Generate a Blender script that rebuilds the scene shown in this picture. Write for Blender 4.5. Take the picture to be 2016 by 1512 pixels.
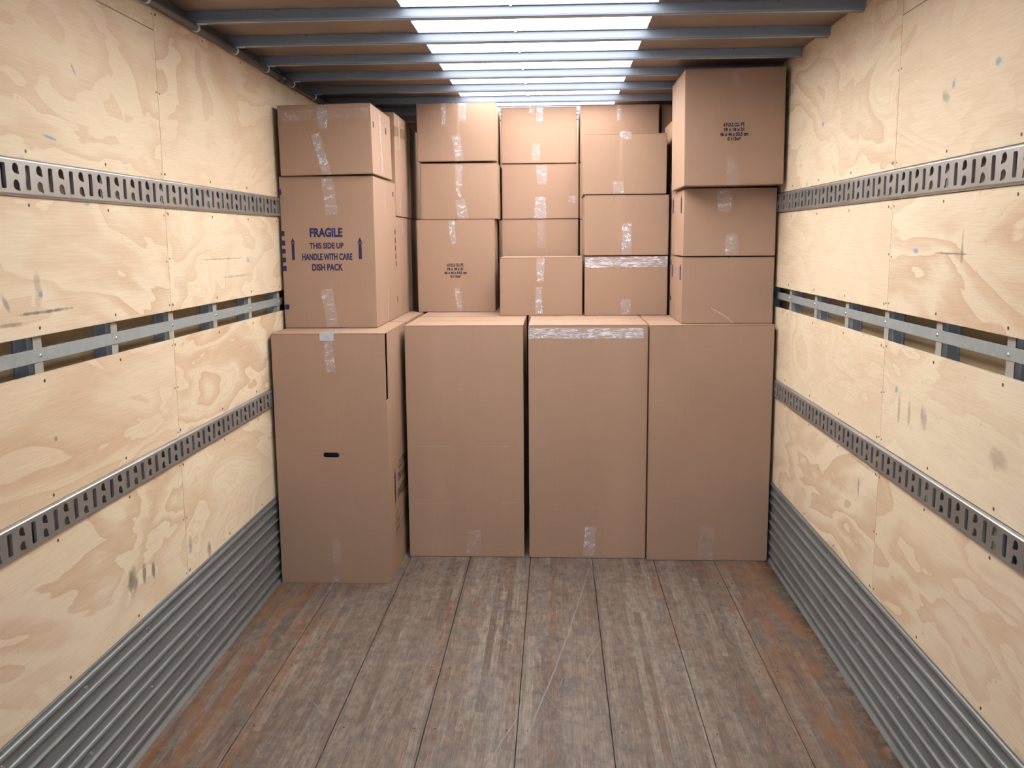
import bpy, bmesh, math, random
from mathutils import Vector, Matrix, noise
R = random.Random(7)
S = bpy.context.scene
COL = S.collection
for _o in list(bpy.data.objects): bpy.data.objects.remove(_o)

# ------------------------------------------------ camera, daylight, exposure
F_PX, YAW, PITCH, ROLL = 1835.85, 0.0473, -0.1537, -0.0079
cam = bpy.data.cameras.new('camera'); cam_o = bpy.data.objects.new('camera', cam); COL.objects.link(cam_o)
cam.sensor_fit = 'HORIZONTAL'; cam.sensor_width = 36.0; cam.lens = F_PX/2016*36.0; cam.clip_start = 0.05; cam.clip_end = 200
_fw = Vector((-math.sin(YAW)*math.cos(PITCH), math.cos(YAW)*math.cos(PITCH), math.sin(PITCH)))
_rt = Vector((math.cos(YAW), math.sin(YAW), 0)); _up = _rt.cross(_fw)
_r = math.cos(ROLL)*_rt + math.sin(ROLL)*_up; _u = -math.sin(ROLL)*_rt + math.cos(ROLL)*_up
_m = Matrix((_r, _u, -_fw)).transposed().to_4x4(); _m.translation = Vector((1.3102, 0.0, 1.6331))
cam_o.matrix_world = _m
S.camera = cam_o

world = bpy.data.worlds.new('overcast_sky'); S.world = world; world.use_nodes = True
_bg = world.node_tree.nodes['Background']
_bg.inputs['Color'].default_value = (0.66, 0.83, 1.0, 1); _bg.inputs['Strength'].default_value = 1.9
_s = bpy.data.lights.new('sun', 'SUN'); _s.energy = 42.0; _s.angle = math.radians(3); _s.color = (1.0, 0.94, 0.85)
_so = bpy.data.objects.new('sun', _s); COL.objects.link(_so)
_so.rotation_euler = (math.radians(22), 0, math.radians(4))   # sun behind the truck: reaches the load through the roof panel
S.view_settings.view_transform = 'Standard'; S.view_settings.look = 'None'
S.view_settings.exposure = 0.08; S.view_settings.gamma = 1.0; S.view_settings.use_curve_mapping = False

# ------------------------------------------------ helpers
def link(o, parent=None, kind=None, label=None, cat=None, group=None):
    COL.objects.link(o)
    if parent is not None: o.parent = parent
    if kind: o['kind'] = kind
    if label: o['label'] = label
    if cat: o['category'] = cat
    if group: o['group'] = group
    return o
def empty(name, loc=(0,0,0), **k):
    o = bpy.data.objects.new(name, None); o.location = loc; o.empty_display_size = 0.05
    return link(o, **k)
def mobj(name, bm, mat, parent=None, smooth=False, **k):
    me = bpy.data.meshes.new(name); bm.to_mesh(me); bm.free()
    if mat is not None: me.materials.append(mat)
    if smooth:
        for p in me.polygons: p.use_smooth = True
    o = bpy.data.objects.new(name, me)
    link(o, parent=parent, **k)
    if parent is not None: o.matrix_parent_inverse = Matrix.Translation(-Vector(parent.location))
    return o
def add_box(bm, x0, x1, y0, y1, z0, z1):
    vs = [bm.verts.new(p) for p in ((x0,y0,z0),(x1,y0,z0),(x1,y1,z0),(x0,y1,z0),(x0,y0,z1),(x1,y0,z1),(x1,y1,z1),(x0,y1,z1))]
    for f in ((3,2,1,0),(4,5,6,7),(0,1,5,4),(1,2,6,5),(2,3,7,6),(3,0,4,7)): bm.faces.new([vs[i] for i in f])
    return vs
def box_bm(x0, x1, y0, y1, z0, z1, bev=0):
    bm = bmesh.new(); add_box(bm, x0, x1, y0, y1, z0, z1)
    if bev: bmesh.ops.bevel(bm, geom=bm.edges[:], offset=bev, segments=2, affect='EDGES')
    return bm
def extrude_profile(bm, pts, axis, a, b, closed=True):
    """pts = 2D profile in the two other axes; extruded along axis from a to b"""
    def P(p, t):
        if axis == 'y': return (p[0], t, p[1])
        if axis == 'x': return (t, p[0], p[1])
        return (p[0], p[1], t)
    A = [bm.verts.new(P(p, a)) for p in pts]; B = [bm.verts.new(P(p, b)) for p in pts]
    n = len(pts)
    for i in range(n if closed else n-1):
        j = (i+1) % n; bm.faces.new((A[i], A[j], B[j], B[i]))
    if closed:
        bm.faces.new(A[::-1]); bm.faces.new(B)
def tube(bm, p0, p1, r, n=12, caps=True):
    p0, p1 = Vector(p0), Vector(p1); d = (p1-p0).normalized()
    a = d.orthogonal().normalized(); b = d.cross(a)
    A = []; B = []
    for i in range(n):
        t = 2*math.pi*i/n; off = (a*math.cos(t)+b*math.sin(t))*r
        A.append(bm.verts.new(p0+off)); B.append(bm.verts.new(p1+off))
    for i in range(n):
        j = (i+1) % n; bm.faces.new((A[i], A[j], B[j], B[i]))
    if caps: bm.faces.new(A[::-1]); bm.faces.new(B)
def holed_plate(outline, holes, thick):
    """flat plate with real holes: list of (u, v, w) verts and faces, w in 0..-thick"""
    cu = bpy.data.curves.new('tmp', 'CURVE'); cu.dimensions = '2D'; cu.fill_mode = 'BOTH'; cu.extrude = thick/2
    for loop in [outline]+holes:
        sp = cu.splines.new('POLY'); sp.points.add(len(loop)-1); sp.use_cyclic_u = True
        for k, (x, y) in enumerate(loop): sp.points[k].co = (x, y, 0, 1)
    ob = bpy.data.objects.new('tmp', cu); COL.objects.link(ob)
    dg = bpy.context.evaluated_depsgraph_get(); dg.update()
    me = bpy.data.meshes.new_from_object(ob.evaluated_get(dg))
    vs = [(v.co.x, v.co.y, v.co.z-thick/2) for v in me.vertices]; fs = [tuple(p.vertices) for p in me.polygons]
    bpy.data.objects.remove(ob); bpy.data.curves.remove(cu); bpy.data.meshes.remove(me)
    return vs, fs
def add_mesh(bm, vs, fs, fn):
    V = [bm.verts.new(fn(*v)) for v in vs]
    for f in fs:
        try: bm.faces.new([V[i] for i in f])
        except ValueError: pass

# ------------------------------------------------ node helpers
class NT:
    def __init__(s, name):
        s.m = bpy.data.materials.new(name); s.m.use_nodes = True; s.t = s.m.node_tree; s.n = s.t.nodes; s.l = s.t.links
        s.b = s.n['Principled BSDF']; s.out = s.n['Material Output']
    def inp(s, sock, v):
        if isinstance(v, bpy.types.NodeSocket): s.l.new(v, sock)
        elif v is not None:
            if sock.type == 'RGBA' and len(v) == 3: v = (*v, 1)
            sock.default_value = v
    def math(s, op, a, b=None, c=None, clamp=False):
        n = s.n.new('ShaderNodeMath'); n.operation = op; n.use_clamp = clamp
        s.inp(n.inputs[0], a)
        if b is not None: s.inp(n.inputs[1], b)
        if c is not None: s.inp(n.inputs[2], c)
        return n.outputs[0]
    def mix(s, f, a, b, mode='MIX'):
        n = s.n.new('ShaderNodeMix'); n.data_type = 'RGBA'; n.blend_type = mode
        s.inp(n.inputs[0], f); s.inp(n.inputs[6], a); s.inp(n.inputs[7], b); return n.outputs[2]
    def ramp(s, f, stops, interp='LINEAR'):
        n = s.n.new('ShaderNodeValToRGB'); n.color_ramp.interpolation = interp; s.inp(n.inputs[0], f)
        e = n.color_ramp.elements
        while len(e) < len(stops): e.new(0.5)
        for k, (p, c) in enumerate(stops):
            e[k].position = p; e[k].color = (c, c, c, 1) if isinstance(c, (int, float)) else (*c, 1)
        return n.outputs[0]
    def coords(s, kind='Object'):
        return s.n.new('ShaderNodeTexCoord').outputs[kind]
    def mapping(s, v, scale=(1,1,1), rot=(0,0,0), loc=(0,0,0)):
        n = s.n.new('ShaderNodeMapping'); s.l.new(v, n.inputs[0])
        n.inputs['Scale'].default_value = scale; n.inputs['Rotation'].default_value = rot; n.inputs['Location'].default_value = loc
        return n.outputs[0]
    def noise(s, v, scale, detail=2, rough=.5, dist=0, w=None):
        n = s.n.new('ShaderNodeTexNoise'); n.noise_dimensions = '4D' if w is not None else '3D'
        s.l.new(v, n.inputs['Vector']); n.inputs['Scale'].default_value = scale; n.inputs['Detail'].default_value = detail
        n.inputs['Roughness'].default_value = rough; n.inputs['Distortion'].default_value = dist
        if w is not None: s.inp(n.inputs['W'], w)
        return n.outputs['Fac']
    def sep(s, v):
        n = s.n.new('ShaderNodeSeparateXYZ'); s.l.new(v, n.inputs[0]); return n.outputs
    def comb(s, x, y, z):
        n = s.n.new('ShaderNodeCombineXYZ'); s.inp(n.inputs[0], x); s.inp(n.inputs[1], y); s.inp(n.inputs[2], z); return n.outputs[0]
    def white(s, v):
        n = s.n.new('ShaderNodeTexWhiteNoise'); n.noise_dimensions = '3D'; s.l.new(v, n.inputs['Vector']); return n.outputs['Value']
    def rnd(s): return s.n.new('ShaderNodeObjectInfo').outputs['Random']
    def bump(s, h, strength=.2, dist=.01):
        n = s.n.new('ShaderNodeBump'); n.inputs['Strength'].default_value = strength; n.inputs['Distance'].default_value = dist
        s.l.new(h, n.inputs['Height']); s.l.new(n.outputs[0], s.b.inputs['Normal'])
    def set(s, color=None, rough=None, metal=None, spec=None):
        if color is not None: s.inp(s.b.inputs['Base Color'], color)
        if rough is not None: s.inp(s.b.inputs['Roughness'], rough)
        if metal is not None: s.inp(s.b.inputs['Metallic'], metal)
        if spec is not None: s.inp(s.b.inputs['Specular IOR Level'], spec)
        return s

def smudge(t, y, z, cy, cz, ry, rz, soft_noise, tilt=0.0):
    """soft-edged stain of its own shape on a wall, centred at (cy, cz)"""
    dy = t.math('SUBTRACT', y, cy); dz = t.math('SUBTRACT', z, cz)
    if tilt: dz = t.math('SUBTRACT', dz, t.math('MULTIPLY', dy, tilt))
    a = t.math('POWER', t.math('ABSOLUTE', t.math('DIVIDE', dy, ry)), 2.0); b = t.math('POWER', t.math('ABSOLUTE', t.math('DIVIDE', dz, rz)), 2.0)
    d = t.math('ADD', t.math('ADD', a, b), soft_noise)
    return t.math('SUBTRACT', 1.35, d, clamp=True)

def plywood(name, smudges, blues):
    t = NT(name); c = t.coords(); X, Y, Z = t.sep(c); rn = t.rnd()
    w = t.math('MULTIPLY', rn, 37.0)
    v = t.comb(t.math('MULTIPLY', Y, 0.60), t.math('MULTIPLY', Z, 1.55), t.math('MULTIPLY', X, 0.2))
    n1 = t.noise(v, 1.9, 3.6, .50, .75, w)
    ph = t.math('FRACT', t.math('MULTIPLY', n1, 9.0))
    band = t.ramp(ph, [(0, 0.0), (.34, .08), (.60, .62), (.93, 1.0), (.975, .10), (1, 0)])
    n2 = t.noise(v, .8, 2, .5, .3, t.math('ADD', w, 11.0))
    strength = t.ramp(n2, [(.36, .18), (.60, 1.0)])
    band = t.math('MULTIPLY', band, strength)
    # closely spaced latewood lines in some places
    ph2 = t.math('FRACT', t.math('MULTIPLY', n1, 42.0))
    fine = t.math('MULTIPLY', t.ramp(ph2, [(0, 0), (.55, .05), (.93, 1), (1, 0)]), t.ramp(t.noise(v, .9, 1, .5, 0, t.math('ADD', w, 5.0)), [(.48, 0), (.60, .8)]))
    g = t.noise(t.comb(t.math('MULTIPLY', Y, 9.0), t.math('MULTIPLY', Z, 260.0), w), 1.0, 2, .6)
    wide = t.noise(v, .55, 2, .5, 0, t.math('ADD', w, 3.0))
    light = t.mix(t.ramp(wide, [(.35, 0), (.65, 1)]), (.635, .525, .395), (.59, .455, .33))
    col = t.mix(t.math('MULTIPLY', band, .9), light, (.475, .325, .22))
    col = t.mix(t.math('MULTIPLY', fine, .55), col, (.55, .35, .20))
    col = t.mix(.16, col, t.ramp(g, [(.3, .35), (.7, .8)]), 'OVERLAY')
    # handling dirt: sparse grey flecks and drag marks
    d1 = t.ramp(t.noise(t.comb(t.math('MULTIPLY', Y, 3.0), t.math('MULTIPLY', Z, 9.0), w), 3.0, 5, .65), [(.64, 0), (.76, .45)])
    low = t.ramp(Z, [(0, 1.0), (1.0, .25)])
    col = t.mix(t.math('MULTIPLY', d1, low), col, (.22, .19, .15))
    d2 = t.ramp(t.noise(c, 33.0, 3, .6), [(.70, 0), (.74, .6)])
    col = t.mix(t.math('MULTIPLY', d2, .5), col, (.16, .15, .14))
    sn = t.math('MULTIPLY', t.math('SUBTRACT', t.noise(t.comb(Y, t.math('MULTIPLY', Z, .8), 0.0), 26.0, 4, .65), .45), 3.2)
    for (cy, cz, ry, rz, k, tilt) in smudges:
        col = t.mix(t.math('MULTIPLY', smudge(t, Y, Z, cy, cz, ry, rz, sn, tilt), k), col, (.10, .085, .075))
    for (cy, cz, ry, rz, tilt) in blues:
        col = t.mix(t.math('MULTIPLY', smudge(t, Y, Z, cy, cz, ry, rz, sn, tilt), .75), col, (.10, .25, .42))
    t.set(col, .62, 0, .25); t.bump(g, .12, .002)
    return t.m

def cardboard(name='corrugated_cardboard', tone=1.0):
    t = NT(name); c = t.coords(); X, Y, Z = t.sep(c); rn = t.rnd()
    big = t.noise(c, 2.2, 3, .5, 0, t.math('MULTIPLY', rn, 20.0))
    flute = t.noise(t.comb(t.math('MULTIPLY', t.math('ADD', X, Y), 260.0), 0.0, t.math('MULTIPLY', Z, 3.0)), 1.0, 1, .5)
    fibre = t.noise(t.comb(t.math('MULTIPLY', t.math('ADD', X, Y), 14.0), 0.0, t.math('MULTIPLY', Z, 420.0)), 1.0, 2, .6)
    a = (.288*tone, .181*tone, .129*tone); b = (.318*tone, .200*tone, .143*tone)
    col = t.mix(t.ramp(big, [(.3, 0), (.7, 1)]), a, b)
    col = t.mix(t.math('MULTIPLY', rn, .45), col, (.335*tone, .209*tone, .147*tone))
    col = t.mix(.045, col, t.ramp(flute, [(.3, .3), (.7, .75)]), 'OVERLAY')
    col = t.mix(.05, col, t.ramp(fibre, [(.3, .3), (.7, .75)]), 'OVERLAY')
    t.set(col, .72, 0, .22); t.bump(flute, .04, .001)
    return t.m

def tape_mat(name, base, streak, tint=(.62, .60, .68)):
    """clear film: nearly invisible where it lies flat, creases whitened with their highlights painted in"""
    t = NT(name); uv = t.coords('UV'); U, V, _ = t.sep(uv); rn = t.rnd()
    o = t.math('MULTIPLY', rn, 40.0)
    cr = t.noise(t.comb(t.math('MULTIPLY', U, 2.2), t.math('MULTIPLY', V, 5.0), o), 1.0, 2, .55, 2.2)
    ridge = t.math('ABSOLUTE', t.math('SUBTRACT', cr, .5))
    line = t.ramp(ridge, [(0, 1.0), (.012, .8), (.032, 0)])
    cr2 = t.noise(t.comb(t.math('MULTIPLY', U, 5.0), t.math('MULTIPLY', V, 9.0), t.math('ADD', o, 7.0)), 1.0, 2, .5, 1.2)
    line2 = t.ramp(t.math('ABSOLUTE', t.math('SUBTRACT', cr2, .55)), [(0, .8), (.02, 0)])
    patch = t.ramp(t.noise(t.comb(U, t.math('MULTIPLY', V, 3.0), t.math('MULTIPLY', rn, 91.0)), 1.6, 2, .5), [(.50, 0), (.64, 1)])
    lines = t.math('MULTIPLY', t.math('MAXIMUM', line, t.math('MULTIPLY', line2, patch)), patch)
    lines = t.math('MAXIMUM', lines, t.math('MULTIPLY', line, .35))
    film = t.math('MULTIPLY', t.math('ADD', .6, t.math('MULTIPLY', patch, .8)), base)
    a = t.math('ADD', film, t.math('MULTIPLY', lines, streak), clamp=True)
    t.set(t.mix(lines, tint, (.95, .93, .93)), .25, 0, .5)
    t.inp(t.b.inputs['Alpha'], a); t.bump(cr, .4, .004)
    return t.m

def plain(name, col, rough=.5, metal=0, nscale=0, namt=.1, spec=.5):
    t = NT(name)
    if nscale:
        n = t.noise(t.coords(), nscale, 4, .6)
        c2 = t.mix(namt, col, t.ramp(n, [(.3, .15), (.7, .9)]), 'OVERLAY'); t.set(c2, t.math('ADD', rough-.06, t.math('MULTIPLY', n, .12)), metal, spec)
    else: t.set(col, rough, metal, spec)
    return t.m

M_PLY_L = plywood('pine_plywood_left',
    [(2.774,.568,.034,.045,.75,0),(2.856,.567,.014,.035,.7,0),(2.924,.552,.014,.03,.8,0),(3.241,.534,.022,.04,.45,0),(3.417,.454,.02,.04,.65,0),
     (2.85,.895,.13,.014,.5,-.12),(2.396,1.113,.008,.008,.6,0),(2.30,.885,.018,.02,.35,0),(2.37,1.51,.02,.05,.35,0),(2.40,1.455,.13,.005,.8,0),(2.24,1.434,.06,.006,.5,0),
     (2.22,1.49,.022,.016,.5,-1.0),(3.74,1.565,.24,.003,.6,0),(3.9,1.49,.2,.005,.35,0)],
    [(2.64,2.114,.014,.006,-1),(2.487,1.911,.035,.005,-.1),(2.66,1.742,.02,.004,0),(2.38,1.50,.01,.008,0),(4.05,1.556,.012,.012,0)])
M_PLY_R = plywood('pine_plywood_right',
    [(2.98,1.09,.012,.05,.45,0),(2.894,1.094,.012,.05,.4,0),(2.781,1.095,.03,.035,.5,0),(3.33,.737,.008,.045,.6,0),(2.305,1.085,.05,.03,.35,0),(2.59,1.60,.008,.045,.5,0),(2.65,1.585,.12,.003,.7,0),
     (2.76,2.02,.03,.018,.5,.3),(2.9,.93,.05,.004,.4,0),(3.3,.83,.16,.003,.5,0)],
    [(3.011,1.146,.012,.014,0),(3.99,2.089,.022,.010,0),(2.712,2.046,.012,.014,0),(2.45,2.06,.02,.012,0),(4.2,1.86,.012,.014,0),(2.92,1.59,.025,.008,0)])
M_CARD = cardboard()
M_CARD_IN = plain('cardboard_inside', (.16, .09, .055), .8)
M_TAPE = {0: tape_mat('clear_tape_smooth', .10, .25), 1: tape_mat('clear_tape_creased', .18, .6), 2: tape_mat('clear_tape_crumpled', .26, .8)}
def tape_band():
    t = NT('clear_tape_band'); uv = t.coords('UV'); U, V, _ = t.sep(uv); o = t.math('MULTIPLY', t.rnd(), 40.0)
    n1 = t.noise(t.comb(t.math('MULTIPLY', U, 5.0), t.math('MULTIPLY', V, .9), o), 1.0, 3, .55, .9)
    l1 = t.ramp(t.math('ABSOLUTE', t.math('SUBTRACT', n1, .5)), [(0, 1), (.015, .7), (.05, 0)])
    n2 = t.noise(t.comb(t.math('MULTIPLY', U, 9.0), t.math('MULTIPLY', V, 2.0), o), 1.0, 2, .5, .5)
    l2 = t.ramp(n2, [(.58, 0), (.66, .6)])
    ln_ = t.math('MAXIMUM', l1, l2)
    a = t.math('ADD', .32, t.math('MULTIPLY', ln_, .38), clamp=True)
    t.set(t.mix(ln_, (.50, .45, .52), (.92, .90, .96)), .25, 0, .5); t.inp(t.b.inputs['Alpha'], a); t.bump(n1, .35, .004)  # pale lines: creases with their highlights painted into the tape colour
    return t.m
M_TAPE[3] = tape_band()
M_TAPE_TAN = plain('tan_tape', (.27, .17, .10), .3, 0, 0)
M_INK = plain('blue_ink', (.022, .020, .075), .6, 0, 0, .1, .2)
M_INK_D = plain('dark_ink', (.018, .012, .028), .6, 0, 0, .1, .2)
M_RAIL = plain('zinc_steel_track', (.40, .405, .41), .36, .8, 9, .10)
M_GALV = plain('galvanised_steel', (.155, .18, .235), .38, .35, 6, .08)
M_LIP_LIT = plain('lit_zinc_edge', (.42, .44, .47), .45, .3)
M_STRIP = plain('galvanised_strip', (.36, .40, .42), .45, .5, 30, .12)
M_STUD = plain('stud_steel', (.38, .41, .47), .4, .6, 14, .15)
M_STUDFACE = plain('stud_flange_paint', (.30, .28, .25), .6, .1, 12, .1)
M_LINER = plain('dark_steel_liner', (.175, .180, .185), .42, .4, 8, .10)
M_SKIN = plain('tan_wall_skin', (.34, .255, .155), .55, 0, 3, .25)
M_ROOF = plain('roof_sheet', (.215, .15, .11), .5, 0, 4, .25)
M_CONDUIT = plain('dark_conduit', (.075, .078, .085), .35, .2)
M_CLIP = plain('grey_clip', (.55, .56, .58), .4, .2)
M_SCREW = plain('dark_screw', (.10, .075, .05), .5, .5)
M_BOLT = plain('bright_bolt', (.62, .64, .66), .25, .9)
M_DARK = plain('bulkhead_board', (.20, .14, .09), .7, 0, 4, .2)
M_TAG = plain('zinc_plate', (.42, .47, .55), .4, .6, 20, .2)
M_SHADE_DOOR = plain('shade_door_paint', (.55, .55, .54), .5, 0)
M_GROUND = plain('dark_asphalt_yard', (.055, .055, .058), .9, 0, 2, .3)

def skylight_mat():
    t = NT('translucent_roof_panel')
    tr = t.n.new('ShaderNodeBsdfTranslucent'); tr.inputs[0].default_value = (.93, .96, .98, 1)
    t.l.new(tr.outputs[0], t.out.inputs[0])
    return t.m
M_SKY = skylight_mat()

def floor_mat():
    t = NT('worn_laminated_floor'); c = t.coords(); X, Y, Z = t.sep(c); rn = t.rnd()
    col_i = t.math('FLOOR', t.math('DIVIDE', X, .0285))
    off = t.white(t.comb(col_i, 3.0, 0.0))
    row_i = t.math('FLOOR', t.math('ADD', t.math('DIVIDE', Y, .85), t.math('MULTIPLY', off, 7.0)))
    tone = t.white(t.comb(col_i, row_i, 1.0))
    hue = t.white(t.comb(col_i, row_i, 9.0))
    base = t.ramp(tone, [(0, (.090, .060, .047)), (.3, (.112, .079, .063)), (.75, (.132, .098, .080)), (1, (.160, .125, .104))])
    base = t.mix(t.math('MULTIPLY', t.ramp(hue, [(.80, 0), (.95, 1)]), .45), base, (.125, .055, .030))
    g = t.noise(t.comb(t.math('MULTIPLY', X, 230.0), t.math('MULTIPLY', Y, 5.0), 0.0), 1.0, 3, .65)
    col = t.mix(.6, base, t.ramp(g, [(.25, .12), (.75, .88)]), 'OVERLAY')
    wear = t.noise(t.comb(t.math('MULTIPLY', X, 2.2), t.math('MULTIPLY', Y, .9), 0.0), 2.4, 6, .66)
    col = t.mix(t.ramp(wear, [(.45, 0), (.70, .5)]), col, (.128, .110, .100))
    g2 = t.noise(t.comb(t.math('MULTIPLY', X, 75.0), t.math('MULTIPLY', Y, 9.0), 4.0), 1.0, 5, .7)
    col = t.mix(.5, col, t.ramp(g2, [(.3, .2), (.7, .8)]), 'OVERLAY')
    gr = t.noise(c, 9.0, 8, .75)
    col = t.mix(t.ramp(gr, [(.50, 0), (.70, .55)]), col, (.062, .054, .054))
    bl = t.noise(t.comb(X, t.math('MULTIPLY', Y, .55), 0.0), 34.0, 7, .72)
    col = t.mix(.65, col, t.ramp(bl, [(.30, .22), (.5, .52), (.70, .80)]), 'OVERLAY')
    bl2 = t.noise(t.comb(t.math('MULTIPLY', X, 3.0), t.math('MULTIPLY', Y, 1.2), 8.0), 3.0, 6, .7)
    col = t.mix(t.ramp(bl2, [(.56, 0), (.68, .35)]), col, (.060, .052, .052))
    col = t.mix(t.ramp(bl2, [(.30, .5), (.42, 0)]), col, (.17, .145, .125))
    # rust-orange varnish left near both sides
    edge = t.math('MAXIMUM', t.ramp(X, [(0.0, 1.0), (.42, 0.0)]), t.ramp(t.math('SUBTRACT', X, 1.4), [(.62, 0), (.93, 1.0)]))
    ron = t.noise(t.comb(t.math('MULTIPLY', X, 9.0), t.math('MULTIPLY', Y, 1.6), 2.0), 1.6, 6, .65)
    col = t.mix(t.math('MULTIPLY', edge, t.ramp(ron, [(.42, 0), (.60, .8)])), col, (.19, .075, .028))
    col = t.mix(t.math('MULTIPLY', t.ramp(X, [(0, 1), (.12, 0)]), 0.0), col, (.3, .12, .04))
    grime = t.math('MULTIPLY', t.ramp(t.math('SUBTRACT', X, 2.0), [(.325, 0), (.385, 1)]), t.ramp(t.noise(c, 14.0, 4, .6), [(.40, 0), (.55, .85)]))
    col = t.mix(grime, col, (.022, .018, .016))
    # scratches in several directions
    for k, (rot, sc, thr, amt) in enumerate([(1.35, 16, .715, .5), (1.75, 22, .72, .5), (1.0, 13, .73, .45), (.2, 11, .74, .35), (1.5, 30, .72, .4)]):
        v = t.mapping(c, (1, 1, 1), (0, 0, rot), (k*3.1, k*1.7, 0)); a, b, _ = t.sep(v)
        s_ = t.noise(t.comb(t.math('MULTIPLY', a, 1.1), t.math('MULTIPLY', b, 26.0), float(k)), sc/3.0, 2, .5)
        col = t.mix(t.math('MULTIPLY', t.ramp(s_, [(thr, 0), (thr+.03, 1)]), amt), col, (.27, .25, .225))
    # long curved drag marks: x = a + b*y + c*y^2
    jit = t.math('MULTIPLY', t.math('SUBTRACT', t.noise(c, 9.0, 2, .5), .5), .012)
    for (a, b, cc, y0, y1, w_, amt, tint) in [(.4676, .3211, -.02156, 2.80, 4.50, .0055, .65, (.17, .165, .165)), (.4676, .3211, -.02156, 3.0, 4.3, .0018, .6, (.26, .25, .24)),
            (.426, .292, 0.0, 3.43, 3.66, .0022, .8, (.30, .25, .2)), (.364, .270, 0.0, 2.6, 3.02, .0028, .7, (.27, .23, .19)), (1.736, -.053, 0.0, 4.42, 4.62, .003, .8, (.3, .27, .24)), (-1.682, 1.066, 0.0, 3.55, 3.75, .003, .4, (.25, .22, .2)),
            (1.355, -.069, 0.0, 4.08, 4.27, .002, .8, (.34, .28, .22)), (2.7, -.45, 0.0, 3.0, 3.25, .002, .6, (.28, .25, .22)), (.12, .2, 0.0, 2.9, 3.3, .002, .5, (.25, .22, .2))]:
        xx = t.math('ADD', t.math('ADD', a, t.math('MULTIPLY', Y, b)), t.math('MULTIPLY', t.math('MULTIPLY', Y, Y), cc))
        d = t.math('ABSOLUTE', t.math('SUBTRACT', t.math('ADD', X, jit), xx))
        m = t.math('MULTIPLY', t.math('SUBTRACT', 1.0, t.math('DIVIDE', d, w_), clamp=True), t.math('MULTIPLY', t.math('GREATER_THAN', Y, y0), t.math('LESS_THAN', Y, y1)))
        col = t.mix(t.math('MULTIPLY', m, amt), col, tint)
    t.set(col, t.ramp(gr, [(.3, .42), (.7, .62)]), 0, .4); t.bump(g, .25, .003)
    return t.m
M_FLOOR = floor_mat()

# ------------------------------------------------ setting: yard, floor, ceiling, walls
XL, XR = -0.032, 2.404          # plywood faces
YB, YF = -0.40, 6.85            # open rear end, bulkhead at the front
ZR = 2.464
mobj('ground', box_bm(-40, 40, -45, 45, -1.25, -1.05), M_GROUND, kind='structure')

floor = empty('floor', kind='structure')
xs = [-.06, .247, .556, .867, 1.180, 1.497, 1.811, 2.118, 2.43]
for a, b in zip(xs[:-1], xs[1:]):
    mobj('floor_board', box_bm(a+.0015, b-.0015, YB, YF, -.035, 0, .0015), M_FLOOR, floor)
mobj('subfloor', box_bm(-.12, 2.5, YB, YF, -.08, -.036), M_DARK, floor)
bm = bmesh.new()                                             # countersunk screws in rows across the boards
for k in range(16):
    yy = -.3+.46*k
    for a, b in zip(xs[:-1], xs[1:]):
        for x in (a+.035, b-.035): tube(bm, (x, yy+R.uniform(-.01, .01), -.002), (x, yy, .0004), .0032, 8)
mobj('floor_screws', bm, M_SCREW, floor, kind='stuff')

ceiling = empty('ceiling', kind='structure')
mobj('roof_sheet', box_bm(-.12, .756, YB, YF, ZR, ZR+.004), M_ROOF, ceiling)
mobj('roof_sheet', box_bm(1.676, 2.50, YB, YF, ZR, ZR+.004), M_ROOF, ceiling)
_bm = bmesh.new(); _bm.faces.new([_bm.verts.new(q) for q in ((.757, YB, ZR+.002), (1.675, YB, ZR+.002), (1.675, YF, ZR+.002), (.757, YF, ZR+.002))])
mobj('skylight_panel', _bm, M_SKY, ceiling, label='white translucent skylight strip glowing with daylight')
def bow(y):
    bm = bmesh.new(); z0, z1, t = 2.428, ZR-.0005, .0025
    # hat section, open to the roof: flange, web, sole, web, flange
    pts = [(y-.018, z1), (y, z1), (y+.002, z0+.008), (y+.010, z0+.001), (y+.036, z0), (y+.040, z1), (y+.058, z1),
           (y+.058, z1-t), (y+.0425, z1-t), (y+.0385, z0-t), (y+.009, z0-t), (y+.0008, z0-.0008), (y-.0005, z0+.006), (y-.0025, z1-t), (y-.018, z1-t)]
    extrude_profile(bm, [(p[0], p[1]) for p in pts], 'x', XL-.01, XR+.01)
    return bm
for k in range(-10, 8):
    y = 3.513+.4236*k
    if y < YB+.05 or y > YF-.1: continue
    b = mobj('roof_bow', bow(y), M_GALV, ceiling)
    lp = bmesh.new(); extrude_profile(lp, [(y+.0010, 2.4355), (y+.0098, 2.4252), (y+.0115, 2.4250), (y+.0115, 2.4243), (y+.0094, 2.4244), (y+.0002, 2.4352)], 'x', XL+.03, XR-.01)
    mobj('lit_folded_edge', lp, M_LIP_LIT, b)  # paler copy of the bow steel: caught sky light put into colour
    for x in (0.30, 1.15, 2.1):
        bm = bmesh.new(); tube(bm, (x, y-.011, ZR-.0058), (x, y-.011, ZR-.003), .006, 8)
        mobj('rivet', bm, M_BOLT, b)
# dark cover angle between the roof and the tops of the side walls
mobj('top_rail', box_bm(XL-.05, XL-.001, YB, YF, 2.409, ZR-.001), M_CONDUIT, ceiling)
mobj('top_rail', box_bm(XR+.014, XR+.05, YB, YF, 2.40, ZR-.001), M_CONDUIT, ceiling)
mobj('wall_back', box_bm(-.12, 2.5, YF, YF+.02, 0, ZR), M_DARK, kind='structure')

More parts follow.
